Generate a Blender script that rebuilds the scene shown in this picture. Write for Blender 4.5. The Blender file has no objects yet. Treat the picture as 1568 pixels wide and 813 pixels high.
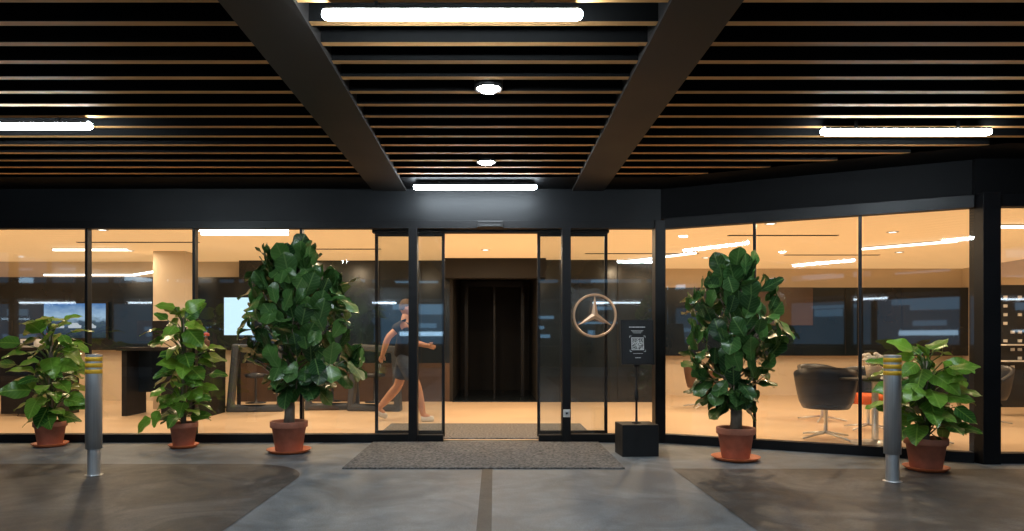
import bpy, math, random
from mathutils import Matrix, Vector
R = math.radians
scene = bpy.context.scene
COL = scene.collection

# ------------------------------------------------------------------ materials
def new_mat(name):
    m = bpy.data.materials.new(name); m.use_nodes = True
    nt = m.node_tree
    return m, nt, nt.nodes["Principled BSDF"]

def pmat(name, col, rough=.5, metal=0., var=0., scale=6., bump=0., bscale=60., emis=None, es=0., spec=.5, stretch=None):
    m, nt, b = new_mat(name)
    b.inputs["Roughness"].default_value = rough
    b.inputs["Metallic"].default_value = metal
    b.inputs["Specular IOR Level"].default_value = spec
    b.inputs["Base Color"].default_value = (*col, 1)
    tc = nt.nodes.new("ShaderNodeTexCoord")
    vec = tc.outputs["Object"]
    if stretch:
        mp = nt.nodes.new("ShaderNodeMapping"); mp.inputs["Scale"].default_value = stretch
        nt.links.new(vec, mp.inputs["Vector"]); vec = mp.outputs["Vector"]
    if var > 0:
        n = nt.nodes.new("ShaderNodeTexNoise"); n.inputs["Scale"].default_value = scale
        n.inputs["Detail"].default_value = 6
        nt.links.new(vec, n.inputs["Vector"])
        mr = nt.nodes.new("ShaderNodeMapRange")
        mr.inputs["From Min"].default_value = .3; mr.inputs["From Max"].default_value = .7
        mr.inputs["To Min"].default_value = 1-var; mr.inputs["To Max"].default_value = 1+var
        nt.links.new(n.outputs["Fac"], mr.inputs["Value"])
        vm = nt.nodes.new("ShaderNodeVectorMath"); vm.operation = 'SCALE'
        vm.inputs[0].default_value = col
        nt.links.new(mr.outputs["Result"], vm.inputs["Scale"])
        nt.links.new(vm.outputs["Vector"], b.inputs["Base Color"])
        mr2 = nt.nodes.new("ShaderNodeMapRange")
        mr2.inputs["To Min"].default_value = max(.02, rough-.12); mr2.inputs["To Max"].default_value = min(1, rough+.12)
        nt.links.new(n.outputs["Fac"], mr2.inputs["Value"])
        nt.links.new(mr2.outputs["Result"], b.inputs["Roughness"])
    if bump > 0:
        n2 = nt.nodes.new("ShaderNodeTexNoise"); n2.inputs["Scale"].default_value = bscale
        n2.inputs["Detail"].default_value = 4
        nt.links.new(vec, n2.inputs["Vector"])
        bp = nt.nodes.new("ShaderNodeBump"); bp.inputs["Strength"].default_value = bump
        bp.inputs["Distance"].default_value = .01
        nt.links.new(n2.outputs["Fac"], bp.inputs["Height"])
        nt.links.new(bp.outputs["Normal"], b.inputs["Normal"])
    if emis:
        b.inputs["Emission Color"].default_value = (*emis, 1)
        b.inputs["Emission Strength"].default_value = es
    return m

def concrete(name, c1, c2, c3, rough=.6):
    """blotchy, stained, worn floor"""
    m, nt, b = new_mat(name)
    tc = nt.nodes.new("ShaderNodeTexCoord")
    def noise(s, d, dist=0):
        n = nt.nodes.new("ShaderNodeTexNoise"); n.inputs["Scale"].default_value = s
        n.inputs["Detail"].default_value = d; n.inputs["Distortion"].default_value = dist
        n.inputs["Roughness"].default_value = .66
        nt.links.new(tc.outputs["Object"], n.inputs["Vector"]); return n
    a = noise(1.3, 9, .9); bb = noise(6, 9, .4); c = noise(110, 2)
    r = nt.nodes.new("ShaderNodeValToRGB")
    r.color_ramp.elements[0].position = .38; r.color_ramp.elements[0].color = (*c1, 1)
    r.color_ramp.elements[1].position = .64; r.color_ramp.elements[1].color = (*c3, 1)
    e = r.color_ramp.elements.new(.5); e.color = (*c2, 1)
    nt.links.new(a.outputs["Fac"], r.inputs["Fac"])
    mr = nt.nodes.new("ShaderNodeMapRange"); mr.inputs["From Min"].default_value = .3; mr.inputs["From Max"].default_value = .7
    mr.inputs["To Min"].default_value = .72; mr.inputs["To Max"].default_value = 1.28
    nt.links.new(bb.outputs["Fac"], mr.inputs["Value"])
    mr3 = nt.nodes.new("ShaderNodeMapRange"); mr3.inputs["From Min"].default_value = .3; mr3.inputs["From Max"].default_value = .7
    mr3.inputs["To Min"].default_value = .66; mr3.inputs["To Max"].default_value = 1.34
    nt.links.new(c.outputs["Fac"], mr3.inputs["Value"])
    mu = nt.nodes.new("ShaderNodeMath"); mu.operation = 'MULTIPLY'
    nt.links.new(mr.outputs["Result"], mu.inputs[0]); nt.links.new(mr3.outputs["Result"], mu.inputs[1])
    vm = nt.nodes.new("ShaderNodeVectorMath"); vm.operation = 'SCALE'
    nt.links.new(r.outputs["Color"], vm.inputs[0]); nt.links.new(mu.outputs[0], vm.inputs["Scale"])
    nt.links.new(vm.outputs["Vector"], b.inputs["Base Color"])
    mr2 = nt.nodes.new("ShaderNodeMapRange"); mr2.inputs["To Min"].default_value = rough-.22; mr2.inputs["To Max"].default_value = rough+.2
    nt.links.new(bb.outputs["Fac"], mr2.inputs["Value"]); nt.links.new(mr2.outputs["Result"], b.inputs["Roughness"])
    bp = nt.nodes.new("ShaderNodeBump"); bp.inputs["Strength"].default_value = .35; bp.inputs["Distance"].default_value = .004
    nt.links.new(c.outputs["Fac"], bp.inputs["Height"]); nt.links.new(bp.outputs["Normal"], b.inputs["Normal"])
    return m

def glass_mat(name, base=.05, tint=(.93, .96, .97)):
    m = bpy.data.materials.new(name); m.use_nodes = True; nt = m.node_tree; nt.nodes.clear()
    o = nt.nodes.new("ShaderNodeOutputMaterial"); mix = nt.nodes.new("ShaderNodeMixShader")
    t = nt.nodes.new("ShaderNodeBsdfTransparent"); t.inputs[0].default_value = (*tint, 1)
    g = nt.nodes.new("ShaderNodeBsdfGlossy"); g.inputs["Roughness"].default_value = .02
    fr = nt.nodes.new("ShaderNodeFresnel"); fr.inputs["IOR"].default_value = 1.5
    ad = nt.nodes.new("ShaderNodeMath"); ad.operation = 'ADD'; ad.use_clamp = True; ad.inputs[1].default_value = base
    nt.links.new(fr.outputs[0], ad.inputs[0]); nt.links.new(ad.outputs[0], mix.inputs[0])
    nt.links.new(t.outputs[0], mix.inputs[1]); nt.links.new(g.outputs[0], mix.inputs[2])
    nt.links.new(mix.outputs[0], o.inputs[0]); return m

def emit_mat(name, col, s):
    m = bpy.data.materials.new(name); m.use_nodes = True; nt = m.node_tree; nt.nodes.clear()
    o = nt.nodes.new("ShaderNodeOutputMaterial"); e = nt.nodes.new("ShaderNodeEmission")
    e.inputs[0].default_value = (*col, 1); e.inputs[1].default_value = s
    nt.links.new(e.outputs[0], o.inputs[0]); return m

def leaf_mat(name, dark, light, vein, rough=.38):
    m, nt, b = new_mat(name)
    at = nt.nodes.new("ShaderNodeAttribute"); at.attribute_name = "rnd"
    uv = nt.nodes.new("ShaderNodeUVMap")
    sp = nt.nodes.new("ShaderNodeSeparateXYZ"); nt.links.new(uv.outputs[0], sp.inputs[0])
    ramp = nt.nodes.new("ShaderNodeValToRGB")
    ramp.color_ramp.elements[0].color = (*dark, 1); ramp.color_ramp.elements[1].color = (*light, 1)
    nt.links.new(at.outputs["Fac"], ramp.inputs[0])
    def M(op, a, bv):
        n = nt.nodes.new("ShaderNodeMath"); n.operation = op
        for i, x in enumerate((a, bv)):
            if isinstance(x, (int, float)): n.inputs[i].default_value = x
            elif x is not None: nt.links.new(x, n.inputs[i])
        return n.outputs[0]
    du = M('ABSOLUTE', M('SUBTRACT', sp.outputs["X"], .5), None)
    mid = M('LESS_THAN', du, .03)
    ph = M('SUBTRACT', M('MULTIPLY', sp.outputs["Y"], 7.), M('MULTIPLY', du, 4.))
    fr = M('FRACT', ph, None)
    side = M('LESS_THAN', M('ABSOLUTE', M('SUBTRACT', fr, .5), None), .06)
    v = M('MAXIMUM', mid, M('MULTIPLY', side, .6))
    mx = nt.nodes.new("ShaderNodeMix"); mx.data_type = 'RGBA'
    nt.links.new(M('MULTIPLY', v, .6), mx.inputs[0]); nt.links.new(ramp.outputs[0], mx.inputs[6]); mx.inputs[7].default_value = (*vein, 1)
    nt.links.new(mx.outputs[2], b.inputs["Base Color"])
    b.inputs["Roughness"].default_value = rough
    bp = nt.nodes.new("ShaderNodeBump"); bp.inputs["Strength"].default_value = .5; bp.inputs["Distance"].default_value = .006
    nt.links.new(M('SUBTRACT', 1., v), bp.inputs["Height"]); nt.links.new(bp.outputs[0], b.inputs["Normal"])
    tr = nt.nodes.new("ShaderNodeBsdfTranslucent"); nt.links.new(mx.outputs[2], tr.inputs[0])
    ms = nt.nodes.new("ShaderNodeMixShader"); ms.inputs[0].default_value = .12
    out = nt.nodes["Material Output"]
    nt.links.new(b.outputs[0], ms.inputs[1]); nt.links.new(tr.outputs[0], ms.inputs[2]); nt.links.new(ms.outputs[0], out.inputs[0])
    return m

FRAME = pmat("black_frame", (.006, .006, .007), .45, 0, var=.2, scale=3, spec=.25)
FASCIA = pmat("dark_fascia", (.0060, .0068, .008), .5, 0, var=.25, scale=1.5, spec=.25)
SOFF = pmat("soffit_black", (.0045, .0045, .005), .7, spec=.12)
BLACK = pmat("void_black", (.005, .005, .006), .8)
BEAMM = pmat("beam_bronze", (.034, .030, .028), .55, .0, var=.18, scale=2, spec=.3)
SLAT = pmat("slat_wood", (.74, .41, .16), .65, var=.38, scale=1.6, stretch=(.35, 6, 6), spec=.2)
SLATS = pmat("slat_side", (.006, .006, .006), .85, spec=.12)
GLASS = glass_mat("window_glass", .085)
DGLASS = glass_mat("door_glass", .11)
ILFLOOR = pmat("indoor_floor", (.66, .51, .36), .35, var=.06, scale=1.2)
ICEIL = pmat("indoor_ceiling_glow", (.80, .67, .50), .8, emis=(1., .585, .245), es=.53)  # warm glow added to the ceiling surface itself to brighten the room; no lamp
IWALL = pmat("indoor_wall", (.66, .56, .44), .7, var=.04, scale=2)
DWALL = pmat("dark_panel", (.010, .016, .023), .20, var=.3, scale=1.0)
WOODD = pmat("brown_panel", (.06, .035, .022), .4, var=.2, scale=2)
LAMP = emit_mat("lamp_tube", (.80, .92, 1.), 95)
DOWN = emit_mat("downlight_glow", (1., .95, .88), 110)
ILAMP = emit_mat("indoor_lamp", (1., .90, .75), 5)
HOUS = pmat("lamp_housing", (.03, .03, .03), .5, .2)
STEEL = pmat("brushed_steel", (.70, .72, .74), .36, .75, var=.12, scale=5, stretch=(40, 40, .6))
YEL = pmat("yellow_tape", (.85, .50, .03), .4)
TERRA = pmat("terracotta", (.46, .17, .105), .65, var=.22, scale=9, bump=.25, bscale=30)
SAUC = pmat("saucer_plastic", (.66, .17, .06), .5, var=.1, scale=8)
SOIL = pmat("soil", (.03, .02, .014), .95, var=.5, scale=60, bump=.8, bscale=80)
BARK = pmat("bark", (.22, .18, .14), .85, var=.4, scale=18, bump=.8, bscale=50, stretch=(1, 1, .4))
STEM = pmat("stem", (.07, .13, .03), .5, var=.2)
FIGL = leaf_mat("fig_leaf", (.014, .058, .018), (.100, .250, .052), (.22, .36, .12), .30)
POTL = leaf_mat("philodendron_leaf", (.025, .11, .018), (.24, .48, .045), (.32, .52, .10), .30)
MATM = pmat("entrance_mat_fibre", (.14, .137, .135), .95, var=.8, scale=40, bump=1., bscale=110)
WHITE = pmat("white_plastic", (.75, .75, .73), .5)
BRONZE = pmat("emblem_bronze_glow", (.62, .42, .28), .35, .6, emis=(.9, .55, .32), es=.06)  # bronze with a faint self-glow put into the material
BLKP = pmat("black_plastic", (.012, .012, .013), .5, var=.15, spec=.3)
CHAIRM = pmat("chair_leather", (.016, .020, .028), .38, var=.15)
CHAIRB = pmat("chair_brown", (.10, .05, .03), .5)
ORANGE = pmat("orange_fabric", (.70, .13, .03), .7)
REDW = pmat("red_enamel", (.35, .05, .03), .4)
SKINM = pmat("skin", (.52, .27, .17), .55, var=.08, scale=9)

# ------------------------------------------------------------------ builder
class MB:
    def __init__(s):
        s.v = []; s.f = []; s.m = []; s.sm = []; s.mats = []; s.T = Matrix()
    def mi(s, mat):
        if mat not in s.mats: s.mats.append(mat)
        return s.mats.index(mat)
    def add(s, vs, fs, mat, smooth=False):
        o = len(s.v); k = s.mi(mat)
        s.v += [tuple(s.T @ Vector(p)) for p in vs]
        for f in fs:
            s.f.append(tuple(i+o for i in f)); s.m.append(k); s.sm.append(smooth)
    def box(s, x0, x1, y0, y1, z0, z1, mat, bottom=None):
        vs = [(x0,y0,z0),(x1,y0,z0),(x1,y1,z0),(x0,y1,z0),(x0,y0,z1),(x1,y0,z1),(x1,y1,z1),(x0,y1,z1)]
        s.add(vs, [(4,5,6,7),(0,1,5,4),(1,2,6,5),(2,3,7,6),(3,0,4,7)], mat)
        s.add(vs, [(0,3,2,1)], bottom or mat)
    def poly(s, pts, mat): s.add(pts, [tuple(range(len(pts)))], mat)
    def lathe(s, prof, mat, seg=28, c=(0,0,0), smooth=True, cap0=False, cap1=False):
        vs = []; fs = []
        for r, z in prof:
            for i in range(seg):
                a = 2*math.pi*i/seg; vs.append((c[0]+r*math.cos(a), c[1]+r*math.sin(a), c[2]+z))
        for j in range(len(prof)-1):
            for i in range(seg):
                i2 = (i+1) % seg; fs.append((j*seg+i, j*seg+i2, (j+1)*seg+i2, (j+1)*seg+i))
        s.add(vs, fs, mat, smooth)
        n = len(prof)
        if cap0: s.add(vs[:seg], [tuple(reversed(range(seg)))], mat)
        if cap1: s.add(vs[(n-1)*seg:], [tuple(range(seg))], mat)
    def tube(s, pts, rad, mat, seg=8, smooth=True, caps=True):
        pts = [Vector(p) for p in pts]; n = len(pts)
        if not isinstance(rad, (list, tuple)): rad = [rad]*n
        vs = []; fs = []
        d0 = (pts[1]-pts[0]).normalized()
        up = Vector((0,0,1)) if abs(d0.z) < .9 else Vector((1,0,0))
        x = d0.cross(up).normalized()
        for k in range(n):
            d = (pts[min(k+1,n-1)]-pts[max(k-1,0)]).normalized()
            x = (x - d*x.dot(d)).normalized(); y = d.cross(x)
            for i in range(seg):
                a = 2*math.pi*i/seg; vs.append(tuple(pts[k]+(x*math.cos(a)+y*math.sin(a))*rad[k]))
        for k in range(n-1):
            for i in range(seg):
                i2 = (i+1) % seg; fs.append((k*seg+i, k*seg+i2, (k+1)*seg+i2, (k+1)*seg+i))
        if caps: fs += [tuple(reversed(range(seg))), tuple(range((n-1)*seg, n*seg))]
        s.add(vs, fs, mat, smooth)
    def ellipsoid(s, c, r, mat, seg=20, rings=14, fn=None):
        vs = []; fs = []
        for j in range(rings+1):
            t = math.pi*j/rings
            for i in range(seg):
                a = 2*math.pi*i/seg
                p = Vector((math.sin(t)*math.cos(a), math.sin(t)*math.sin(a), math.cos(t)))
                if fn: p = fn(p)
                vs.append((c[0]+p.x*r[0], c[1]+p.y*r[1], c[2]+p.z*r[2]))
        for j in range(rings):
            for i in range(seg):
                i2 = (i+1) % seg; fs.append((j*seg+i, (j+1)*seg+i, (j+1)*seg+i2, j*seg+i2))
        s.add(vs, fs, mat, True)
    def build(s, name, loc=(0,0,0), rz=0, parent=None, bevel=0, tilt=0):
        me = bpy.data.meshes.new(name); me.from_pydata(s.v, [], s.f)
        for m in s.mats: me.materials.append(m)
        for i, p in enumerate(me.polygons):
            p.material_index = s.m[i]; p.use_smooth = s.sm[i]
        me.update()
        o = bpy.data.objects.new(name, me); COL.objects.link(o)
        o.location = loc; o.rotation_euler = (tilt, 0, rz)
        if parent: o.parent = parent
        if bevel:
            b = o.modifiers.new("bevel", 'BEVEL'); b.width = bevel; b.segments = 2; b.limit_method = 'ANGLE'; b.angle_limit = R(50)
        return o

def empty(name, loc=(0,0,0), rz=0):
    e = bpy.data.objects.new(name, None); COL.objects.link(e); e.location = loc; e.rotation_euler = (0,0,rz)
    e.empty_display_size = .2
    return e

# ------------------------------------------------------------------ ground
PAVE = concrete("pavement_concrete", (.105,.125,.145), (.145,.170,.192), (.195,.222,.245), .52)
DPATCH = concrete("dark_asphalt", (.032,.031,.032), (.048,.047,.047), (.110,.106,.103), .55)
STRIP = concrete("joint_strip", (.04,.038,.036), (.05,.047,.044), (.065,.06,.056), .6)
b = MB(); b.poly([(-300,-300,0),(300,-300,0),(300,300,0),(-300,300,0)], PAVE); b.build("ground")
# left dark patch with rounded corner
b = MB(); pts = [(-14,-6,.004),(-1.70,-6,.004)]
for i in range(0, 13):
    a = R(90*i/12); pts.append((-2.35+.65*math.cos(a), 5.85+.72*math.sin(a), .004))
pts.append((-14,6.62,.004)); b.poly(pts, DPATCH); b.build("asphalt_patch")
b = MB(); b.poly([(1.63,-6,.004),(14,-6,.004),(14,6.30,.004),(1.65,6.33,.004)], DPATCH); b.build("asphalt_patch")
b = MB(); b.poly([(-.11,-6,.004),(-.015,-6,.004),(-.018,6.33,.004),(-.114,6.33,.004)], STRIP); b.build("drain_strip")
b = MB(); b.box(-1.41, 1.21, 6.32, 7.93, .001, .016, MATM); b.build("entrance_mat", bevel=.004)
b = MB(); b.box(-1.45, 1.21, 8.16, 9.6, .011, .024, MATM); b.build("entrance_mat", bevel=.004)

# ------------------------------------------------------------------ showroom building
bld = empty("showroom_building")
WX0, WY0, WX1, WY1 = 1.95, 8.0, 4.74, 6.67
WANG = math.atan2(WY1-WY0, WX1-WX0); WL = math.hypot(WX1-WX0, WY1-WY0)
WT = Matrix.Translation((WX0, WY0, 0)) @ Matrix.Rotation(WANG, 4, 'Z')
GT = 2.50
fr = MB()
# left run + door zone
fr.box(-10, 1.87, 7.96, 8.08, GT, 2.59, FRAME)
fr.box(-10, -1.0, 7.96, 8.08, .0, .095, FRAME)
fr.box(-.90, -.60, 7.97, 8.07, .0, .085, FRAME)
fr.box(.52, .79, 7.97, 8.07, .0, .085, FRAME)
fr.box(.89, 1.87, 7.96, 8.08, .0, .095, FRAME)
for x in (-9.79, -8.53, -7.28, -6.03, -4.77, -3.515, -2.26):
    fr.box(x-.016, x+.016, 7.975, 8.065, .095, GT, FRAME)
for x, w in ((-.95, .05), (.84, .05)):
    fr.box(x-w, x+w, 7.94, 8.10, 0, GT, FRAME)
fr.box(1.87, 1.99, 7.93, 8.10, 0, 2.59, FRAME)
# door head + track
fr.box(-1.45, 1.36, 8.085, 8.20, 2.47, 2.58, FRAME)
# wing
fr.T = WT
fr.box(.05, WL-.05, -.05, .06, GT-.01, 2.61, FRAME)
fr.box(.05, WL-.05, -.05, .06, 0, .10, FRAME)
for s_ in (1/3, 2/3):
    fr.box(WL*s_-.016, WL*s_+.016, -.035, .045, .10, GT-.01, FRAME)
fr.T = Matrix()
fr.box(4.70, 4.87, 6.56, 6.76, 0, 2.62, FRAME)
fr.box(4.87, 10, 6.60, 6.71, GT-.01, 2.61, FRAME)
fr.box(4.87, 10, 6.60, 6.71, 0, .10, FRAME)
for x in (6.1, 7.3, 8.5): fr.box(x-.016, x+.016, 6.61, 6.70, .10, GT-.01, FRAME)
fr.build("window_frames", parent=bld, bevel=.003)

g = MB()
def pane(x0, x1, y=8.02, z0=.095, z1=GT, mat=GLASS): g.poly([(x0,y,z0),(x1,y,z0),(x1,y,z1),(x0,y,z1)], mat)
xs = [-9.99, -9.79, -8.53, -7.28, -6.03, -4.77, -3.515, -2.26, -1.0]
for i in range(len(xs)-1): pane(xs[i]+.01, xs[i+1]-.01)
pane(-.90, -.60, z0=.085); pane(.52, .79, z0=.085); pane(.89, 1.87)
g.T = WT
for i in range(3): pane(.03+WL*i/3, WL*(i+1)/3-.03, 0)
g.T = Matrix()
for a, c in ((4.87,6.09),(6.11,7.29),(7.31,8.49),(8.51,10)): pane(a, c, 6.66)
g.build("window_glass", parent=bld)

# sliding door leaves
for x0, x1 in ((-1.42, -.59), (.51, 1.345)):
    d = MB(); t=.036
    d.box(x0, x0+t, 8.11, 8.15, .05, 2.47, FRAME); d.box(x1-t, x1, 8.11, 8.15, .05, 2.47, FRAME)
    d.box(x0+t, x1-t, 8.11, 8.15, .05, .12, FRAME); d.box(x0+t, x1-t, 8.11, 8.15, 2.43, 2.47, FRAME)
    d.poly([(x0+t,8.13,.12),(x1-t,8.13,.12),(x1-t,8.13,2.43),(x0+t,8.13,2.43)], DGLASS)
    d.build("sliding_door_leaf", parent=bld, bevel=.002)

# fascia + soffits + canopy
fa = MB()
fa.box(-10, 1.95, 7.99, 8.14, 2.592, 3.3, FASCIA)
fa.T = WT; fa.box(-.02, WL+.02, -.01, .14, 2.612, 3.3, SOFF); fa.T = Matrix()
fa.box(4.68, 10, 6.64, 6.79, 2.612, 3.3, SOFF)
fa.box(-10, 1.9, 7.42, 7.99, 2.965, 3.0, SOFF)
fa.poly([(1.28,7.985,2.962),(1.95,7.985,2.962),(4.76,6.64,2.962),(10,6.64,2.962),(10,6.12,2.962),(4.60,6.12,2.962),(1.85,7.44,2.962),(1.28,7.44,2.962)], SOFF)
fa.build("fascia", parent=bld)
bm_ = MB()
bm_.box(-1.42, -1.03, -4, 7.985, 2.94, 3.26, BEAMM); bm_.box(.91, 1.28, -4, 7.985, 2.94, 3.26, BEAMM)
bm_.build("canopy_beams", parent=bld, bevel=.004)
sl = MB(); y = -3.9
while y < 7.4:
    segs = [(-10, -1.421), (-1.029, .909)]
    xe = 10
    if y > 6.05: xe = 1.85 + (7.44-y)*(2.75/1.32) - .02
    if xe > 1.4: segs.append((1.281, xe))
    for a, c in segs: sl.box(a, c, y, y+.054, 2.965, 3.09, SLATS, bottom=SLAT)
    y += .265
sl.build("ceiling_slats", parent=bld)
rf = MB()
rf.box(-10.2, 10.2, -4.2, 16.5, 3.3, 3.7, BLACK)
for x in (-9.9, 9.6): rf.box(x, x+.3, -4, -3.7, 0, 3.3, FASCIA)
for x in (-4.6, 4.9): rf.box(x, x+.06, -3.9, 6.0, 3.10, 3.16, SOFF)
rf.build("roof_slab", parent=bld)
# door sensor box, switch
ds = MB(); ds.box(-.20, .10, 7.88, 7.958, 2.50, 2.575, BLKP); ds.box(-.17, .07, 7.872, 7.88, 2.51, 2.525, HOUS)
ds.box(-.19, .09, 7.874, 7.88, 2.557, 2.568, HOUS); ds.build("door_sensor", parent=bld, bevel=.006)
sw = MB(); sw.box(.80, .88, 7.925, 7.94, .30, .39, WHITE); sw.box(.815, .865, 7.918, 7.925, .32, .37, STEEL); sw.box(.83,.85,7.914,7.918,.335,.355,BLKP)
sw.build("door_switch", parent=bld, bevel=.003)

# interior
it = MB()
FP = [(-10,8.08),(1.99,8.08),(4.84,6.74),(10,6.74),(10,16),(-10,16)]
it.poly([(x,y,.010) for x,y in FP], ILFLOOR)
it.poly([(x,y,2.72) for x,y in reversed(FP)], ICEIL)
it.box(-10.15, -10, 8.0, 16, 0, 3.3, IWALL); it.box(10, 10.15, 6.66, 16, 0, 3.3, IWALL)
it.box(-10, -4.9, 13.3, 13.45, 0, 2.72, IWALL)
it.box(-10, -4.9, 13.1, 13.29, 1.0, 2.40, DWALL)
it.box(-4.9, -.86, 13.1, 13.3, .75, 2.72, DWALL); it.box(-4.9, -.86, 13.1, 13.3, 0, .748, WOODD)
it.box(.87, 3.15, 13.0, 13.2, 0, 2.72, DWALL)
it.box(3.0, 3.15, 13.2, 14.6, 0, 2.72, IWALL)
it.box(3.15, 10, 14.6, 14.75, 0, 2.72, IWALL)
it.box(3.15, 10, 14.4, 14.59, .86, 2.30, DWALL)
it.box(5.4, 6.7, 14.36, 14.395, 1.5, 2.30, WOODD)
# portal corridor
it.box(-.86, -.80, 13.1, 16, 0, 2.72, BLACK); it.box(.81, .87, 13.0, 16, 0, 2.72, BLACK)
it.box(-.8, .81, 13.1, 16, 2.56, 2.60, DWALL); it.box(-.8, .81, 15.9, 16, 0, 2.6, BLACK)
it.box(-.8, .81, 13.0, 16, .011, .03, DWALL)
for x in (-.62, .55): it.box(x, x+.07, 14.2, 14.3, .03, 2.3, FRAME)
it.box(-.62, .62, 14.2, 14.3, 2.3, 2.4, FRAME); it.box(-.02,.02,14.22,14.28,.03,2.3,FRAME)
it.box(-.95, .96, 12.7, 13.0, 2.35, 2.719, BLACK)
# column
it.box(-5.85, -5.30, 11.7, 12.2, 0, 2.72, IWALL)
# panel joints of dark walls
for x in (-4.0, -3.1, -2.2, -1.4): it.box(x-.006, x+.006, 13.09, 13.099, .75, 2.7, BLACK)
for x in (1.6, 2.35): it.box(x-.006, x+.006, 12.99, 12.999, 0, 2.7, BLACK)
for x in (4.3, 7.4, 8.6): it.box(x-.006, x+.006, 14.39, 14.399, .86, 2.3, BLACK)
# ceiling slots
for x0, x1, yy in ((-6.5,-4.6,10.6),(-3.6,-1.9,11.4),(1.6,3.6,12.0),(3.4,5.0,9.9),(5.2,6.9,12.2),(-9,-7.2,9.6)):
    it.box(x0, x1, yy, yy+.07, 2.712, 2.719, BLKP)
it.build("interior_shell", parent=bld)

def strip(p0, p1, z, w=.05, name="linear_ceiling_lamp", mat=ILAMP, h=.03):
    p0 = Vector(p0); p1 = Vector(p1); L = (p1-p0).length; a = math.atan2((p1-p0).y, (p1-p0).x)
    m = MB(); m.box(0, L, -w/2, w/2, 0, h, mat); m.box(-.01, L+.01, -w/2-.008, w/2+.008, h, h+.008, HOUS)
    m.build(name, loc=(p0.x, p0.y, z), rz=a, bevel=0)
for p0, p1 in (((-7.3,11.3),(-6.08,11.3)),((-4.12,9.6),(-2.9,9.6)),((2.5,13.0),(3.45,11.7)),((6.03,11.2),(6.98,10.3)),((6.6,9),(8,9))):
    strip(p0, p1, 2.67)
strip((-8.6,13.05),(-6.9,13.05), 2.42, .06); strip((-6.9,13.05),(-5.95,12.2), 2.42, .06)

# indoor downlights (fixture + lamp)
for x, y in ((-8.2,10.4),(-5.4,9.4),(-6.2,11.6),(-3.0,10.9),(-1.6,9.3),(-.15,11.5),(.9,9.8),(2.6,10.8),(3.6,8.9),(3.9,12.6),(5.6,9.6),(7.4,8.4),(7.0,11.8),(-3.6,12.5)):
    e = empty("recessed_downlight", (x, y, 2.712))
    m = MB(); m.lathe([(.0,-.001),(.055,-.001)], ILAMP, 20); m.lathe([(.055,0),(.062,-.008),(.075,-.006),(.078,.006)], WHITE, 20)
    m.build("trim", parent=e)
    ld = bpy.data.lights.new("bulb", 'AREA'); ld.shape = 'DISK'; ld.size = .10; ld.energy = 38; ld.color = (1., .73, .45)
    lo = bpy.data.objects.new("bulb", ld); COL.objects.link(lo); lo.location = (0, 0, -.012); lo.parent = e

# ------------------------------------------------------------------ canopy lamps
def tube_lamp(x0, x1, y):
    e = empty("ceiling_tube_lamp", ((x0+x1)/2, y, 2.90)); L = (x1-x0)/2
    m = MB(); m.tube([(-L,0,0),(-L+.008,0,0),(-L+.03,0,0),(L-.03,0,0),(L-.008,0,0),(L,0,0)], [.012,.024,.031,.031,.024,.012], LAMP, 14); m.build("diffuser", parent=e)
    m = MB()
    prof=[(-.040,.012),(-.034,.026),(-.015,.036),(.015,.036),(.034,.026),(.040,.012)]
    vs=[(-L+.02,a,c) for a,c in prof]+[(L-.02,a,c) for a,c in prof]; n=len(prof)
    m.add(vs,[(i,i+1,n+i+1,n+i) for i in range(n-1)],HOUS)
    m.box(-L*.6, -L*.6+.02, -.01, .01, .04, .09, HOUS); m.box(L*.6, L*.6+.02, -.01, .01, .04, .09, HOUS); m.build("housing", parent=e)
for x0, x1, y in ((-.90,.46,3.57),(-.90,.47,7.60),(-4.58,-3.20,5.43),(2.67,4.06,5.58),(-.9,.46,-.6),(-4.58,-3.2,1.2),(2.67,4.06,1.2)):
    tube_lamp(x0, x1, y)
for x, y in ((-.04,4.78),(-.08,6.76),(-.04,1.5)):
    e = empty("canopy_downlight", (x, y, 2.96))
    m = MB(); m.lathe([(0,-.026),(.05,-.022),(.084,.004)], DOWN, 24); m.build("lens", parent=e)
    m = MB(); m.lathe([(.085,.01),(.088,-.01),(.098,-.008),(.10,.01),(.10,.14),(0,.14)], HOUS, 24); m.build("housing", parent=e)

# ------------------------------------------------------------------ opposite building (seen only as reflection)
ob = empty("parking_building", (0,-14,0))
m = MB(); CON = pmat("parking_concrete", (.05,.055,.06), .8, var=.2)
BLUEW = emit_mat("office_window_glow", (.38,.62,.85), 4.5); BLUED = emit_mat("dim_window_glow", (.20,.42,.66), 1.5); BLUEX = emit_mat("faint_window_glow", (.16,.34,.55), .6)
m.box(-26, 26, -3, 0, 0, .9, CON); m.box(-26, 26, -3, 0, 3.0, 3.7, CON); m.box(-26,26,-3,-2.6,.9,3.0,CON); m.box(-26,26,-3,0,5.6,6.2,CON); m.box(-26,26,-3,-2.6,3.7,5.6,CON)
random.seed(4)
x = -26
while x < 25:
    wd = random.uniform(1.2, 4.2); x2 = min(26, x+wd)
    m.box(x-.12, x+.12, -.3, .02, .9, 3.0, CON); m.box(x-.12, x+.12, -.3, .02, 3.7, 5.6, CON)
    for z0, z1 in ((1.0,2.9),(3.8,5.5)):
        m.poly([(x+.13,-2.56,z0),(x2-.13,-2.56,z0),(x2-.13,-2.56,z1),(x+.13,-2.56,z1)], BLUEX if random.random()<.75 else CON)
        for kk in range(random.choice((2,3,5))):
            mt = BLUEW if random.random() < .28 else BLUED
            h = random.uniform(.05,.36); zz = random.uniform(z0, z1-h); a_=x+random.uniform(.15,.45)*wd; c_=x+random.uniform(.5,.88)*wd; yy=-2.5+kk*.05
            m.poly([(a_,yy,zz),(c_,yy,zz),(c_,yy,zz+h),(a_,yy,zz+h)], mt)
    x = x2
m.build("facade", parent=ob)
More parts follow.
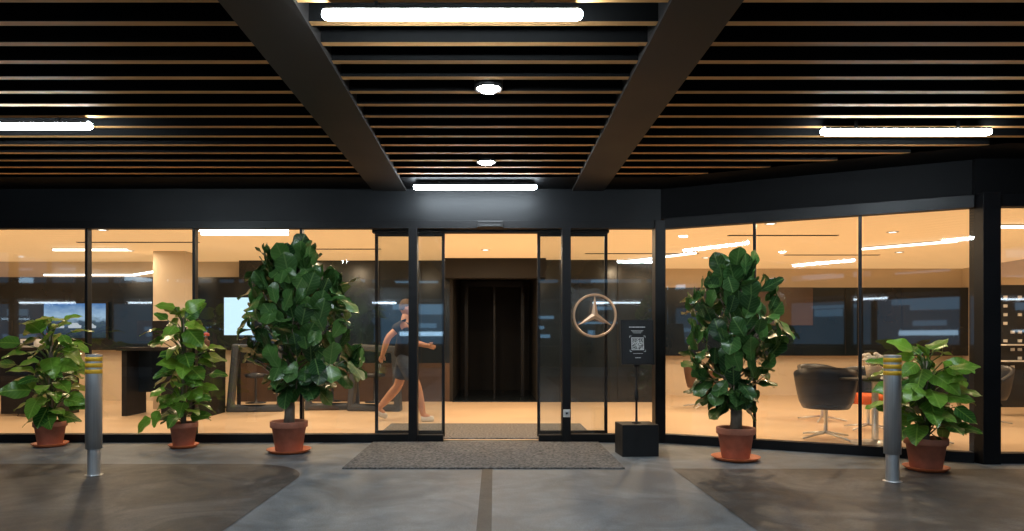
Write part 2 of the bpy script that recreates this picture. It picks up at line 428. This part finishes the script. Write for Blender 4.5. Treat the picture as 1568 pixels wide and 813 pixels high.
m = MB(); PT = emit_mat("parking_tube", (.7,.85,1.), 12)
for i in range(9): m.box(-22+i*5.3, -22+i*5.3+random.uniform(1.2,3.2), -1.2, -1.1, 2.85, 2.92, PT)
m.build("tube_lights", parent=ob)

# ------------------------------------------------------------------ bollards
def bollard(x, y, h, yaw=0):
    m = MB()
    m.lathe([(.052,0),(.052,.235)], STEEL, 32)
    m.lathe([(.052,.235),(.067,.235),(.067,h-.17)], STEEL, 32)
    zz = h-.17
    for i in range(3):
        m.lathe([(.067,zz),(.0685,zz+.001),(.0685,zz+.036),(.067,zz+.037)], YEL, 32); m.lathe([(.067,zz+.037),(.067,zz+.055)], STEEL, 32); zz += .055
    m.lathe([(.067,zz),(.067,h-.006),(.062,h),(0,h+.002)], STEEL, 32)
    m.lathe([(.075,0),(.075,.006),(.05,.008)], STEEL, 32)
    m.build("steel_bollard", loc=(x, y, 0), rz=yaw)
bollard(-3.55, 6.05, 1.07); bollard(3.37, 5.78, 1.07, 1)

# ------------------------------------------------------------------ sign stand
e = empty("sign_stand", (1.49, 7.16, 0), R(4))
m = MB(); m.box(-.19,.19,-.16,.16,0,.325,BLKP); m.build("base_block", parent=e, bevel=.006)
m = MB(); m.lathe([(.05,.325),(.05,.335),(.014,.34),(.012,.40),(.012,.56),(.024,.575),(.026,.60),(.024,.66),(.012,.68),(.011,.95)], BLKP, 16); m.build("pole", parent=e)
m = MB()
PF = pmat("poster_black", (.014,.014,.016), .45, spec=.3); INK = pmat("poster_white", (.85,.85,.85), .6)
m.box(-.175,.175,-.018,.0,-.235,.235,BLKP); m.box(-.155,.155,-.021,-.018,-.215,.215,PF)
def q(x0,x1,z0,z1): m.poly([(x0,-.0235,z0),(x1,-.0235,z0),(x1,-.0235,z1),(x0,-.0235,z1)], INK)
random.seed(9)
def textline(z, hw, hh):
    x = -hw
    while x < hw:
        w = random.uniform(.006,.02); q(x, min(x+w,hw), z, z+hh); x += w+.003
textline(.155,.085,.009)
for k in range(3): textline(.120-k*.012,.065-.012*k,.004)
textline(-.165,.03,.006); textline(-.12,.05,.004)
N=21; cs=.118/N
def finder(i,j):
    for (a,c) in ((0,0),(N-7,0),(0,N-7)):
        if a<=i<a+7 and c<=j<c+7:
            u,v=i-a,j-c
            ring = u in (0,6) or v in (0,6) or (2<=u<=4 and 2<=v<=4)
            return ring
    return None
q(-.066,.066,-.082,.050)
for i in range(N):
    for j in range(N):
        f = finder(i, N-1-j)
        if f is None: f = random.random() < .38
        if f:
            x=-.059+i*cs; z=-.075+j*cs
            m.poly([(x,-.025,z),(x+cs,-.025,z),(x+cs,-.025,z+cs),(x,-.025,z+cs)], PF)
for sx in (-1,1):
    for sz in (-1,1):
        cx, cz = sx*.082, -.016+sz*.082
        q(min(cx,cx-sx*.02),max(cx,cx-sx*.02),cz-.002,cz+.002); q(cx-.002,cx+.002,min(cz,cz-sz*.02),max(cz,cz-sz*.02))
pb = m.build("poster_panel", parent=e, loc=(0,-.02,1.17), tilt=R(-7))
m = MB(); m.box(-.03,.03,-.02,.02,-.0,.05,BLKP); m.build("bracket", parent=e, loc=(0,0,.915))

# ------------------------------------------------------------------ star emblem on glass
m = MB(); Rr=.245
seg=64; vs=[]; fs=[]
for i in range(seg):
    a=2*math.pi*i/seg
    for k in range(8):
        c=2*math.pi*k/8; r=Rr+.013*math.cos(c); vs.append((r*math.cos(a),.010*math.sin(c),r*math.sin(a)))
for i in range(seg):
    for k in range(8):
        i2=(i+1)%seg; k2=(k+1)%8; fs.append((i*8+k,i*8+k2,i2*8+k2,i2*8+k))
m.add(vs,fs,BRONZE,True)
cpt=(0,-.028,0)
for k in range(3):
    a=R(90+120*k); tip=((Rr-.01)*math.cos(a),-.002,(Rr-.01)*math.sin(a))
    for sgn in (-1,1):
        a2=a+sgn*R(60); n=(.042*math.cos(a2),-.002,.042*math.sin(a2))
        f=[cpt,tip,n] if sgn>0 else [cpt,n,tip]
        m.poly(f,BRONZE)
m.build("round_star_emblem", loc=(1.175,7.99,1.482))

# ------------------------------------------------------------------ plants
def leaves_mesh(name, leaves, mat, parent):
    V=[];F=[];UV=[];C=[]
    nt_=8; us=(-1,-.5,0,.5,1)
    for (base,d,n,L,W,kind,cup,droop,rnd) in leaves:
        d=d.normalized(); n=(n-d*n.dot(d))
        n = n.normalized() if n.length>1e-4 else Vector((0,0,1))
        s=d.cross(n); o=len(V)
        tw=random.uniform(-.35,.35); ph=random.uniform(0,6.28)
        for i in range(nt_+1):
            t=i/nt_
            if kind=='fig': w=W*(max(0,math.sin(math.pi*min(1,t**1.25*.985+.012)))**.55)*(1-.13*math.exp(-((t-.40)/.12)**2))
            else: w=W*(max(0,math.sin(math.pi*(t**.62)))**.75)
            w=max(w,.004)
            for u in us:
                wav=.08*W*math.sin(t*11+ph+u*1.5)*abs(u)*1.6
                p=base+d*(t*L*(1-.15*abs(droop)*t))+s*(u*w)+n*(cup*u*u*w+wav-droop*L*t*t+tw*u*w*t)
                V.append(tuple(p)); UV.append((u*.5*(w/W)+.5,t)); C.append(rnd)
        for i in range(nt_):
            for k in range(4):
                a=o+i*5+k; F.append((a,a+1,a+6,a+5))
    me=bpy.data.meshes.new(name); me.from_pydata(V,[],F)
    uvl=me.uv_layers.new(name="UVMap")
    for lp in me.loops: uvl.data[lp.index].uv=UV[lp.vertex_index]
    at=me.attributes.new("rnd",'FLOAT','POINT')
    for i,c in enumerate(C): at.data[i].value=c
    me.materials.append(mat)
    for p in me.polygons: p.use_smooth=True
    o=bpy.data.objects.new(name,me); COL.objects.link(o); o.parent=parent
    return o

def pot(parent, r, h, saucer):
    m=MB()
    m.lathe([(r*.70,.02),(r*.72,.025),(r*.90,h*.80),(r*.97,h*.80),(r,h*.83),(r*1.0,h*.98),(r*.985,h),(r*.90,h),(r*.88,h*.86)],TERRA,40,cap0=True)
    m.lathe([(r*.885,h*.88),(r*.5,h*.90),(0,h*.91)],SOIL,24); m.build("pot",parent=parent)
    m=MB(); m.lathe([(0,.004),(saucer*.8,.004),(saucer*.86,.012),(saucer,.035),(saucer*1.0,.040),(saucer*.95,.038),(saucer*.84,.018),(0,.016)],SAUC,40); m.build("saucer",parent=parent)

def interp(tab, z):
    tab=sorted(tab)
    if z<=tab[0][0]: return tab[0][1:]
    for a,b_ in zip(tab,tab[1:]):
        if z<=b_[0]:
            k=(z-a[0])/(b_[0]-a[0]); return tuple(a[i]+(b_[i]-a[i])*k for i in (1,2))
    return tab[-1][1:]

def fig_tree(loc, potr, poth, sau, tab, n, L, seed):
    random.seed(seed)
    e=empty("fiddle_leaf_fig", loc); pot(e,potr,poth,sau)
    z0=min(t[0] for t in tab); z1=max(t[0] for t in tab)
    lv=[]; m=MB()
    tz=[poth*.85, poth+.15, z0+.1, (z0+z1)/2, z1-.35]
    m.tube([(0,0,tz[0]),(.012,0,tz[1]),(-.012,.01,tz[2]),(interp(tab,tz[3])[0]*.5,0,tz[3]),(interp(tab,tz[4])[0],0,tz[4])],[.060,.052,.045,.028,.014],BARK,12)
    for dx in (.025,-.02):
        m.tube([(dx,.01,tz[0]),(dx*1.2,.0,tz[1]),(-dx*.6,.03,tz[2]),(dx*4,.05,tz[3])],[.026,.028,.024,.014],BARK,8)
    m_pts=[]
    for i in range(n):
        zrel=(i+random.random())/n; z=z0+(z1-z0)*zrel
        c,r=interp(tab,z)
        a=random.uniform(0,2*math.pi)
        inner = random.random()<.2
        rr=r*random.uniform(.2,.55) if inner else max(.03,r-L*.30)*random.uniform(.78,1.12)
        out=Vector((math.cos(a),math.sin(a),0))
        tang=Vector((-out.y,out.x,0))
        p=Vector((c+rr*out.x,rr*.85*out.y,z-.12))
        kind=random.random()
        if zrel>.86:   # top: upright, cupped
            d=Vector((0,0,1))+out*random.uniform(.1,.7)+tang*random.uniform(-.4,.4); nn=out*(1 if random.random()<.65 else -1)+Vector((0,0,.3))
        elif kind<.55: # upright leaves, broad face outward
            d=Vector((0,0,1))+out*random.uniform(.1,.8)+tang*random.uniform(-.7,.7); nn=out+Vector((0,0,.25))+tang*random.uniform(-.4,.4)
        elif kind<.8:  # spreading
            d=out*1.+Vector((0,0,random.uniform(-.2,.6)))+tang*random.uniform(-.8,.8); nn=Vector((0,0,1))+out*random.uniform(.2,.9)
            p=p+Vector((0,0,.08))
        else:          # hanging, face outward
            d=Vector((0,0,-1))+out*random.uniform(.4,1.2)+tang*random.uniform(-.6,.6); nn=out+Vector((0,0,.6)); p=p+Vector((0,0,.2))
        if zrel<.22 and kind<.6:
            d=Vector((0,0,-.7))+out*random.uniform(.3,1.1)+tang*random.uniform(-.7,.7); nn=out+Vector((0,0,.5)); p=p+Vector((0,0,.12))
        ll=L*random.uniform(.72,1.15)
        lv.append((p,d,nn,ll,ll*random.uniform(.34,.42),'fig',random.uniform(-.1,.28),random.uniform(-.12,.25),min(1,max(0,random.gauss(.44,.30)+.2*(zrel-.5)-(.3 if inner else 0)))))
        if random.random()<.3: m_pts.append(p)
    for p in m_pts:
        q0=Vector((interp(tab,p.z)[0]*.45,0,max(z0-.05,p.z-.25)))
        m.tube([q0,(q0+p)/2+Vector((0,0,-.03)),p],[.012,.008,.004],BARK,6)
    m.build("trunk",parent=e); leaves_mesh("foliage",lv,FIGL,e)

fig_tree((-2.19,7.28,0),.195,.335,.232,[(.70,.14,.20),(.84,.2,.40),(1.06,.19,.62),(1.22,.13,.56),(1.41,.12,.54),(1.80,.11,.46),(2.0,.01,.30),(2.18,-.01,.24)],285,.26,3)
fig_tree((2.41,6.82,0),.187,.325,.236,[(.55,0,.14),(.69,-.08,.25),(.88,-.06,.35),(1.14,-.02,.42),(1.39,.02,.46),(1.68,.0,.40),(1.86,-.02,.27),(2.00,-.02,.20)],230,.225,8)

def philodendron(loc, potr, poth, sau, ztop, tab, n, L, seed, extra=()):
    random.seed(seed)
    e=empty("potted_philodendron",loc); pot(e,potr,poth,sau)
    m=MB(); lv=[]
    m.tube([(0,0,poth*.85),(.01,0,(poth+ztop)/2),(0,.01,ztop-.14)],[.028,.026,.02],BARK,10)
    for i in range(n):
        zr=(i+random.random())/n; z=poth+.08+(ztop-poth-.08)*zr
        r=interp(tab,zr)[0]*random.uniform(.45,1.0)
        a=i*2.4+random.uniform(-.4,.4)
        out=Vector((math.cos(a),math.sin(a)*.85,0))
        ll=L*random.uniform(.7,1.15)*(1 if zr<.8 else .85)
        pr=max(.03,r-ll*.75)
        z_b=max(poth,z-.22-.1*random.random())
        base=Vector((0,0,z_b)); tip=out*pr+Vector((0,0,z-.02)); mid=out*pr*.45+Vector((0,0,(z_b+z)/2+.05))
        m.tube([base,mid,tip],[.008,.006,.005],STEM,6)
        dz=random.uniform(-.75,.35) if zr<.85 else random.uniform(-.3,.9)
        d=out+Vector((random.uniform(-.4,.4),random.uniform(-.3,.3),dz))
        nn=Vector((0,0,.8))+out*random.uniform(.1,.8)+Vector((random.uniform(-.4,.4),random.uniform(-1.,.1),0))
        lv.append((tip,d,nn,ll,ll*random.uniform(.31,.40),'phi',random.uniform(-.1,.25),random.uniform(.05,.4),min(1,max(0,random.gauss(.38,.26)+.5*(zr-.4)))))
    for (p,d,l) in extra:
        p=Vector(p); m.tube([(0,0,poth),(p.x*.5,p.y*.5,p.z+.08),p],[.008,.006,.004],STEM,6)
        lv.append((p,Vector(d),Vector((0,-.7,.7)),l,l*.34,'phi',.2,.25,.75))
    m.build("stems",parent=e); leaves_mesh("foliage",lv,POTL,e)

philodendron((-5.01,7.70,0),.170,.28,.185,1.47,[(0,.34,0),(.3,.54,0),(.6,.56,0),(.85,.44,0),(1,.25,0)],74,.28,11)
philodendron((-3.46,7.60,0),.152,.28,.160,1.58,[(0,.30,0),(.3,.42,0),(.6,.44,0),(.8,.44,0),(1,.26,0)],76,.26,21,extra=(((-.34,-.05,.33),(-.6,-.1,-.5),.24),((-.22,-.1,.42),(-.4,-.2,-.9),.2)))
philodendron((3.97,6.28,0),.180,.30,.190,1.14,[(0,.38,0),(.3,.50,0),(.6,.52,0),(.85,.44,0),(1,.25,0)],72,.26,31)

# ------------------------------------------------------------------ furniture
def tub_chair(loc, rz, shell=CHAIRM, seat=CHAIRM, s=1.0):
    e=empty("tub_chair",loc,rz); e.scale=(s,s,s)
    m=MB(); na=25; nz=6; A=R(128)
    def P(a,k,inner):
        top=.83-.20*(abs(a)/A)**2.2; z=.36+(top-.36)*k; r=.25+.09*k**.6-(.045 if inner else 0)
        return (r*math.sin(a), r*math.cos(a)*.95, z)
    vs=[];fs=[]
    for inner in (0,1):
        for i in range(na+1):
            a=-A+2*A*i/na
            for k in range(nz+1): vs.append(P(a,k/nz,inner))
    o=(na+1)*(nz+1)
    for i in range(na):
        for k in range(nz):
            a=i*(nz+1)+k; b2=a+nz+1
            fs.append((a,a+1,b2+1,b2)); fs.append((o+a,o+b2,o+b2+1,o+a+1))
        a=i*(nz+1)+nz; fs.append((a,o+a,o+a+nz+1,a+nz+1))
        a=i*(nz+1); fs.append((a,a+nz+1,o+a+nz+1,o+a))
    for i in (0,na):
        for k in range(nz):
            a=i*(nz+1)+k; fs.append((a,o+a,o+a+1,a+1))
    m.add(vs,fs,shell,True); m.build("shell",parent=e)
    m=MB(); m.lathe([(0,.34),(.24,.35),(.255,.38),(.255,.45),(.23,.475),(0,.48)],seat,28); m.build("seat",parent=e)
    m=MB(); m.lathe([(.05,.34),(.022,.32),(.022,.08),(.03,.06),(0,.06)],STEEL,14)
    for k in range(4):
        a=R(45+90*k); m.tube([(0,0,.075),(.17*math.cos(a),.17*math.sin(a),.05),(.33*math.cos(a),.33*math.sin(a),.022)],[.018,.014,.012],STEEL,8)
    m.build("pedestal",parent=e)
tub_chair((3.98,8.20,.01), R(155), CHAIRM, CHAIRM, 1.05)
tub_chair((4.93,9.0,.01), R(-15), CHAIRM, ORANGE)
tub_chair((4.80,10.0,.01), R(10), CHAIRM, ORANGE)
tub_chair((4.98,7.95,.01), R(-100), CHAIRM, CHAIRM, 1.0)
tub_chair((3.62,11.9,.01), R(100), CHAIRB, CHAIRB)
tub_chair((6.9,9.6,.01), R(-60), CHAIRM, CHAIRM)
e=empty("round_table",(4.35,7.80,.01))
m=MB(); m.lathe([(0,.73),(.38,.73),(.39,.742),(.39,.75),(.38,.76),(0,.76)],BLKP,40); m.lathe([(.06,.73),(.035,.70),(.035,.06),(.06,.04),(.25,.02),(.26,.0)],STEEL,24); m.build("top_and_pedestal",parent=e)
e=empty("flower_pot",(4.22,7.60,.77)); e.scale=(1.35,1.35,1.35)
m=MB(); m.lathe([(.035,0),(.05,.005),(.062,.10),(.058,.105),(.05,.09),(0,.085)],pmat("clay_beige",(.6,.5,.4),.6),20); m.build("pot",parent=e)
m=MB(); random.seed(2); PET=pmat("white_petals",(.85,.83,.78),.6)
for i in range(26):
    a=random.uniform(0,6.28); r=random.uniform(0,.070); z=.165+random.uniform(-.04,.05)-r*.3
    c=(r*math.cos(a),r*math.sin(a),z); m.tube([(0,0,.08),(c[0]*.6,c[1]*.6,z-.05),c],.002,STEM,4)
    m.ellipsoid(c,(.020,.020,.014),PET if i%5 else STEM,10,6,lambda p: Vector((p.x*(1+.25*math.sin(5*math.atan2(p.y,p.x))),p.y*(1+.25*math.sin(5*math.atan2(p.y,p.x))),p.z)))
m.build("flowers",parent=e)
# display shelf right
e=empty("display_shelf",(8.78,10.6,0))
m=MB(); m.box(-.95,1.15,0,.3,.15,2.05,DWALL)
random.seed(5)
for r_ in range(12):
    for c_ in range(18):
        if random.random()<.5: x=-.88+c_*.112; z=.35+r_*.135; m.box(x,x+.045,-.03,-.001,z,z+.045,WHITE)
for z in (.9,1.15): m.box(-.95,1.15,-.16,-.001,z-.04,z-.02,WHITE)
m.build("cabinet",parent=e)
# tv
def scr_mat():
    m_,nt,b=new_mat("tv_picture"); nt.nodes.remove(b)
    tc=nt.nodes.new("ShaderNodeTexCoord"); sp=nt.nodes.new("ShaderNodeSeparateXYZ"); nt.links.new(tc.outputs["Generated"],sp.inputs[0])
    r=nt.nodes.new("ShaderNodeValToRGB"); r.color_ramp.elements[0].color=(.02,.03,.04,1); r.color_ramp.elements[1].color=(.09,.2,.42,1)
    e1=r.color_ramp.elements.new(.45); e1.color=(.06,.09,.13,1); e2=r.color_ramp.elements.new(.62); e2.color=(.35,.5,.65,1)
    nz=nt.nodes.new("ShaderNodeTexNoise"); nz.inputs["Scale"].default_value=9; nt.links.new(tc.outputs["Generated"],nz.inputs["Vector"])
    ad=nt.nodes.new("ShaderNodeMath"); ad.operation='MULTIPLY_ADD'; nt.links.new(nz.outputs["Fac"],ad.inputs[0]); ad.inputs[1].default_value=.35
    sb=nt.nodes.new("ShaderNodeMath"); sb.operation='SUBTRACT'; nt.links.new(sp.outputs["Z"],sb.inputs[0]); sb.inputs[1].default_value=.17
    nt.links.new(sb.outputs[0],ad.inputs[2]); nt.links.new(ad.outputs[0],r.inputs[0])
    em=nt.nodes.new("ShaderNodeEmission"); em.inputs[1].default_value=1.1; nt.links.new(r.outputs[0],em.inputs[0]); nt.links.new(em.outputs[0],nt.nodes["Material Output"].inputs[0]); return m_
e=empty("wall_television",(-8.0,13.02,1.56))
m=MB(); m.box(-.62,.62,0,.05,-.36,.36,BLKP); m.build("body",parent=e,bevel=.005)
m=MB(); m.poly([(-.59,-.004,-.33),(.59,-.004,-.33),(.59,-.004,.33),(-.59,-.004,.33)],scr_mat()); m.build("screen",parent=e)
m=MB(); CARW=emit_mat("screen_car_white",(.6,.65,.7),.9)
for cx,s in ((-.3,.8),(0,1.),(.3,.85)):
    pr=[(-.12,0),(.12,0),(.13,.05),(.09,.06),(.05,.10),(-.06,.10),(-.10,.055),(-.13,.045)]
    m.poly([(cx+x*s,-.007,-.14+z*s) for x,z in pr],CARW)
m.build("screen_cars",parent=e)
e=empty("display_screen",(-4.50,12.0,1.61))
m=MB(); m.box(-.27,.27,0,.05,-.35,.35,BLKP); m.box(-.03,.03,.01,.04,-1.6,-.35,BLKP); m.box(-.25,.25,-.15,.2,-1.6,-1.58,BLKP); m.build("body",parent=e)
m=MB(); m.poly([(-.25,-.004,-.33),(.25,-.004,-.33),(.25,-.004,.33),(-.25,-.004,.33)],emit_mat("screen_cyan",(.62,.86,1.),1.3)); m.build("screen",parent=e)
# reception counters with equipment
for x,y,w in ((-5.1,10.9,1.5),(-7.6,10.9,1.7)):
    e=empty("reception_counter",(x,y,.01))
    m=MB(); m.box(-w/2,w/2,-.35,.35,1.02,1.07,BLKP); m.box(-w/2+.06,-w/2+.14,-.3,.3,0,1.018,BLKP); m.box(w/2-.14,w/2-.06,-.3,.3,0,1.018,BLKP)
    m.box(-w/2+.142,w/2-.142,.05,.12,.35,1.018,DWALL); m.box(-.1,w/2-.142,-.25,.049,.03,.62,BLKP)
    m.tube([(.4,0,1.02),(.45,-.35,.5),(.3,-.45,.02),(.8,-.55,.01)],.008,BLKP,6)
    m.build("counter",parent=e,bevel=.004)
    e2=empty("desk_equipment",(x,y,1.08))
    m=MB()
    m.box(-.60,-.10,-.02,.01,.10,.42,BLKP); m.box(-.37,-.33,0,.03,0,.12,BLKP); m.box(-.44,-.26,-.08,.08,0,.01,BLKP)
    m.box(.1,.35,-.1,.1,0,.13,WHITE); m.box(.14,.31,-.103,-.1,.03,.10,BLKP)
    m.lathe([(0,0),(.05,0),(.055,.10),(.02,.12),(.02,.17),(0,.17)],CHAIRB,14,c=(.5,0,0)); m.lathe([(0,.17),(.05,.18),(.045,.22),(0,.24)],REDW,14,c=(.5,0,0))
    m.build("items",parent=e2,bevel=.003)
# trapezoid frame stands
GREYF=pmat("grey_frame",(.05,.06,.075),.4)
for x,y,rz in ((-3.95,11.3,R(8)),(-2.0,11.4,R(-6)),(-2.75,11.6,R(10))):
    e=empty("simulator_frame",(x,y,.01),rz)
    m=MB()
    def ring(o,dy):
        return [(-.46+o,dy,.0+o),(.46-o,dy,.0+o),(.40-o*.9,dy,1.08-o),(-.36+o*.9,dy,1.12-o)]
    a=ring(0,-.1); c=ring(.11,-.1); a2=ring(0,.1); c2=ring(.11,.1)
    vs=a+c+a2+c2; fs=[]
    for i in range(4):
        j=(i+1)%4; fs+=[(i,j,4+j,4+i),(8+i,12+i,12+j,8+j),(i,8+i,8+j,j),(4+i,4+j,12+j,12+i)]
    m.add(vs,fs,GREYF); m.build("frame",parent=e,bevel=.03)
    m=MB(); m.lathe([(.16,.14),(.17,.15),(.02,.17),(.02,.55),(.17,.57),(.18,.62),(0,.64)],CHAIRM,18); m.build("stool",parent=e)

# ------------------------------------------------------------------ people
def skin_part(name, verts, edges, radii, mat, parent, sub=2, k=1.22):
    me=bpy.data.meshes.new(name); me.from_pydata(verts,edges,[]); me.materials.append(mat)
    o=bpy.data.objects.new(name,me); COL.objects.link(o); o.parent=parent
    s=o.modifiers.new("skin",'SKIN'); s.use_smooth_shade=True; s.branch_smoothing=.5
    if not me.skin_vertices: me.skin_vertices.new()
    for i,r in enumerate(radii):
        sv=me.skin_vertices[0].data[i]; r=r if isinstance(r,tuple) else (r,r); sv.radius=(r[0]*k,r[1]*k); sv.use_root=(i==0)
    u=o.modifiers.new("sub",'SUBSURF'); u.levels=sub; u.render_levels=sub
    return o

def lerp(a,b,k): return tuple(a[i]+(b[i]-a[i])*k for i in range(3))

def person(loc, rz, J, shirt, shorts, shoe, hair):
    e=empty("person",loc,rz)
    pel,chest,neck,head=J['pelvis'],J['chest'],J['neck'],J['head']
    V=[pel,lerp(pel,chest,.5),chest,neck,lerp(neck,head,.6)]; E=[(0,1),(1,2),(2,3),(3,4)]; Rr=[.070,.070,.080,.050,.048]
    for s in ('L','R'):
        sh,el,wr=J['sh'+s],J['el'+s],J['wr'+s]
        i=len(V); V+=[sh,lerp(sh,el,.5),el,lerp(el,wr,.35),wr]; E+=[(2,i),(i,i+1),(i+1,i+2),(i+2,i+3),(i+3,i+4)]; Rr+=[.050,.045,.040,.040,.027]
        d=(Vector(wr)-Vector(el)).normalized(); palm=tuple(Vector(wr)+d*.06); V.append(palm); E.append((i+4,i+5)); Rr.append((.032,.018))
        hp,kn,an=J['hip'+s],J['kn'+s],J['an'+s]
        i=len(V); V+=[hp,lerp(hp,kn,.5),kn,lerp(kn,an,.3),an]; E+=[(0,i),(i,i+1),(i+1,i+2),(i+2,i+3),(i+3,i+4)]; Rr+=[.070,.072,.058,.062,.038]
        V.append(lerp(an,J['to'+s],.7)); E.append((i+4,i+5)); Rr.append(.03)
    skin_part("body",V,E,Rr,SKINM,e)
    for s in ('L','R'):
        el,wr=Vector(J['el'+s]),Vector(J['wr'+s]); d=(wr-el).normalized()
        side=d.cross(Vector((0,1,0))).normalized(); nrm=side.cross(d)
        m=MB(); lens=(.060,.070,.065,.050)
        for k,l in enumerate(lens):
            b0=wr+d*.065+side*(.026-.0175*k)
            m.tube([b0-d*.02,b0+d*l*.45+nrm*.004,b0+d*l*.8+nrm*.018,b0+d*l*.95+nrm*.034],[.0095,.009,.008,.006],SKINM,8)
        b0=wr+d*.02+side*.025; m.tube([b0,b0+side*.025+d*.03,b0+side*.032+d*.06+nrm*.01],[.012,.010,.008],SKINM,8)
        m.build("hand_fingers",parent=e)
    V=[lerp(pel,chest,-.12),lerp(pel,chest,.15),lerp(pel,chest,.55),chest,lerp(chest,neck,.55)]; E=[(0,1),(1,2),(2,3),(3,4)]; Rr=[.132,.134,.125,.135,.080]
    for s in ('L','R'):
        sh,el=J['sh'+s],J['el'+s]; i=len(V); V+=[sh,lerp(sh,el,.62)]; E+=[(3,i),(i,i+1)]; Rr+=[.080,.072]
    skin_part("shirt",V,E,Rr,shirt,e)
    V=[lerp(pel,chest,.25),pel]; E=[(0,1)]; Rr=[.112,.122]
    for s in ('L','R'):
        hp,kn,an=J['hip'+s],J['kn'+s],J['an'+s]; i=len(V)
        V+=[lerp(hp,kn,.12),lerp(hp,kn,.82)]; E+=[(1,i),(i,i+1)]; Rr+=[.110,.098]
    skin_part("shorts",V,E,Rr,shorts,e)
    for s in ('L','R'):
        an,to=Vector(J['an'+s]),Vector(J['to'+s]); d=(to-an)
        heel=an-Vector((d.x,d.y,0)).normalized()*.045+Vector((0,0,-.045))
        skin_part("shoe",[tuple(heel),tuple(lerp(heel,to,.5)),tuple(to)],[(0,1),(1,2)],[(.040,.042),(.043,.042),(.032,.036)],shoe,e)
    def hf(p):
        x,y,z=p
        if z<0: y*=1-.28*z*z; x*=1-.10*z*z
        nose=.20*math.exp(-((y/.16)**2))*math.exp(-(((z+.12)/.17)**2)) if x>0 else 0
        brow=.05*math.exp(-(((z-.22)/.1)**2)) if x>.3 else 0
        eye=-.09*math.exp(-(((abs(y)-.36)/.15)**2))*math.exp(-(((z-.05)/.1)**2)) if x>.3 else 0
        lip=.05*math.exp(-((y/.25)**2))*math.exp(-(((z+.48)/.07)**2)) if x>0 else 0
        return Vector((x+nose+brow+eye+lip,y,z))
    m=MB(); m.ellipsoid(head,(.098,.078,.122),SKINM,28,24,hf)
    for sy in (-1,1):
        m.ellipsoid((head[0]-.005,head[1]+sy*.079,head[2]-.005),(.017,.008,.03),SKINM,10,8)
        m.ellipsoid((head[0]+.086,head[1]+sy*.028,head[2]+.006),(.007,.011,.006),WHITE,8,6); m.ellipsoid((head[0]+.092,head[1]+sy*.028,head[2]+.006),(.003,.005,.005),BLKP,8,6)
    m.ellipsoid((head[0]+.097,head[1],head[2]-.057),(.005,.022,.004),pmat("lips",(.4,.14,.11),.5),8,6)
    m.build("head",parent=e)
    def hairf(p):   # cap of hair: crown and back of the head only
        x,y,z=p
        line = .15 + .55*max(-.6,x)
        if z<line-.35:
            k=.86; return Vector((x*k,y*k,max(z,-.6)*k))
        return p
    m=MB(); m.ellipsoid((head[0]-.010,head[1],head[2]+.014),(.104,.086,.120),hair,28,22,hairf); m.build("hair",parent=e)

TSH=pmat("black_tshirt",(.016,.016,.018),.85,var=.2,scale=14,bump=.4,bscale=18); SHO=pmat("navy_shorts",(.05,.07,.11),.85,var=.25,scale=14,bump=.5,bscale=18)
SHOE=pmat("white_sneaker",(.62,.62,.6),.6); HAIR=pmat("dark_hair",(.07,.04,.022),.6,bump=.6,bscale=120)
person((-1.33,10.0,.012),0,dict(pelvis=(0,0,.95),chest=(.02,0,1.33),neck=(.02,0,1.49),head=(.045,0,1.655),
    shL=(.02,.17,1.42),elL=(.11,.23,1.15),wrL=(.32,.19,1.10),shR=(.02,-.17,1.42),elR=(-.19,-.25,1.22),wrR=(-.27,-.22,.98),
    hipL=(0,.085,.92),knL=(-.09,.10,.50),anL=(-.38,.09,.17),toL=(-.25,.09,.045),
    hipR=(0,-.085,.92),knR=(.20,-.10,.53),anR=(.30,-.09,.085),toR=(.46,-.09,.040)),TSH,SHO,SHOE,HAIR)

# ------------------------------------------------------------------ world, sun
w=bpy.data.worlds.new("World"); scene.world=w; w.use_nodes=True; nt=w.node_tree
bg=nt.nodes["Background"]; sky=nt.nodes.new("ShaderNodeTexSky"); sky.sky_type='NISHITA'; sky.sun_disc=False
sky.sun_elevation=R(1.5); sky.sun_rotation=R(200); nt.links.new(sky.outputs[0],bg.inputs[0]); bg.inputs[1].default_value=.02
sd=bpy.data.lights.new("sun",'SUN'); sd.energy=.02; sd.angle=R(5); sd.color=(.8,.88,1.)
so=bpy.data.objects.new("sun",sd); COL.objects.link(so); so.rotation_euler=(R(88.5),0,R(-20))

# ------------------------------------------------------------------ camera
cd=bpy.data.cameras.new("camera"); cd.lens=24; cd.sensor_width=36; cd.shift_x=.0172; cd.shift_y=.0724; cd.clip_end=1000; cd.clip_start=.05
co=bpy.data.objects.new("camera",cd); COL.objects.link(co); co.location=(0,0,1.2); co.rotation_euler=(R(90),0,0)
scene.camera=co
scene.view_settings.view_transform='Standard'; scene.view_settings.look='None'; scene.view_settings.exposure=0
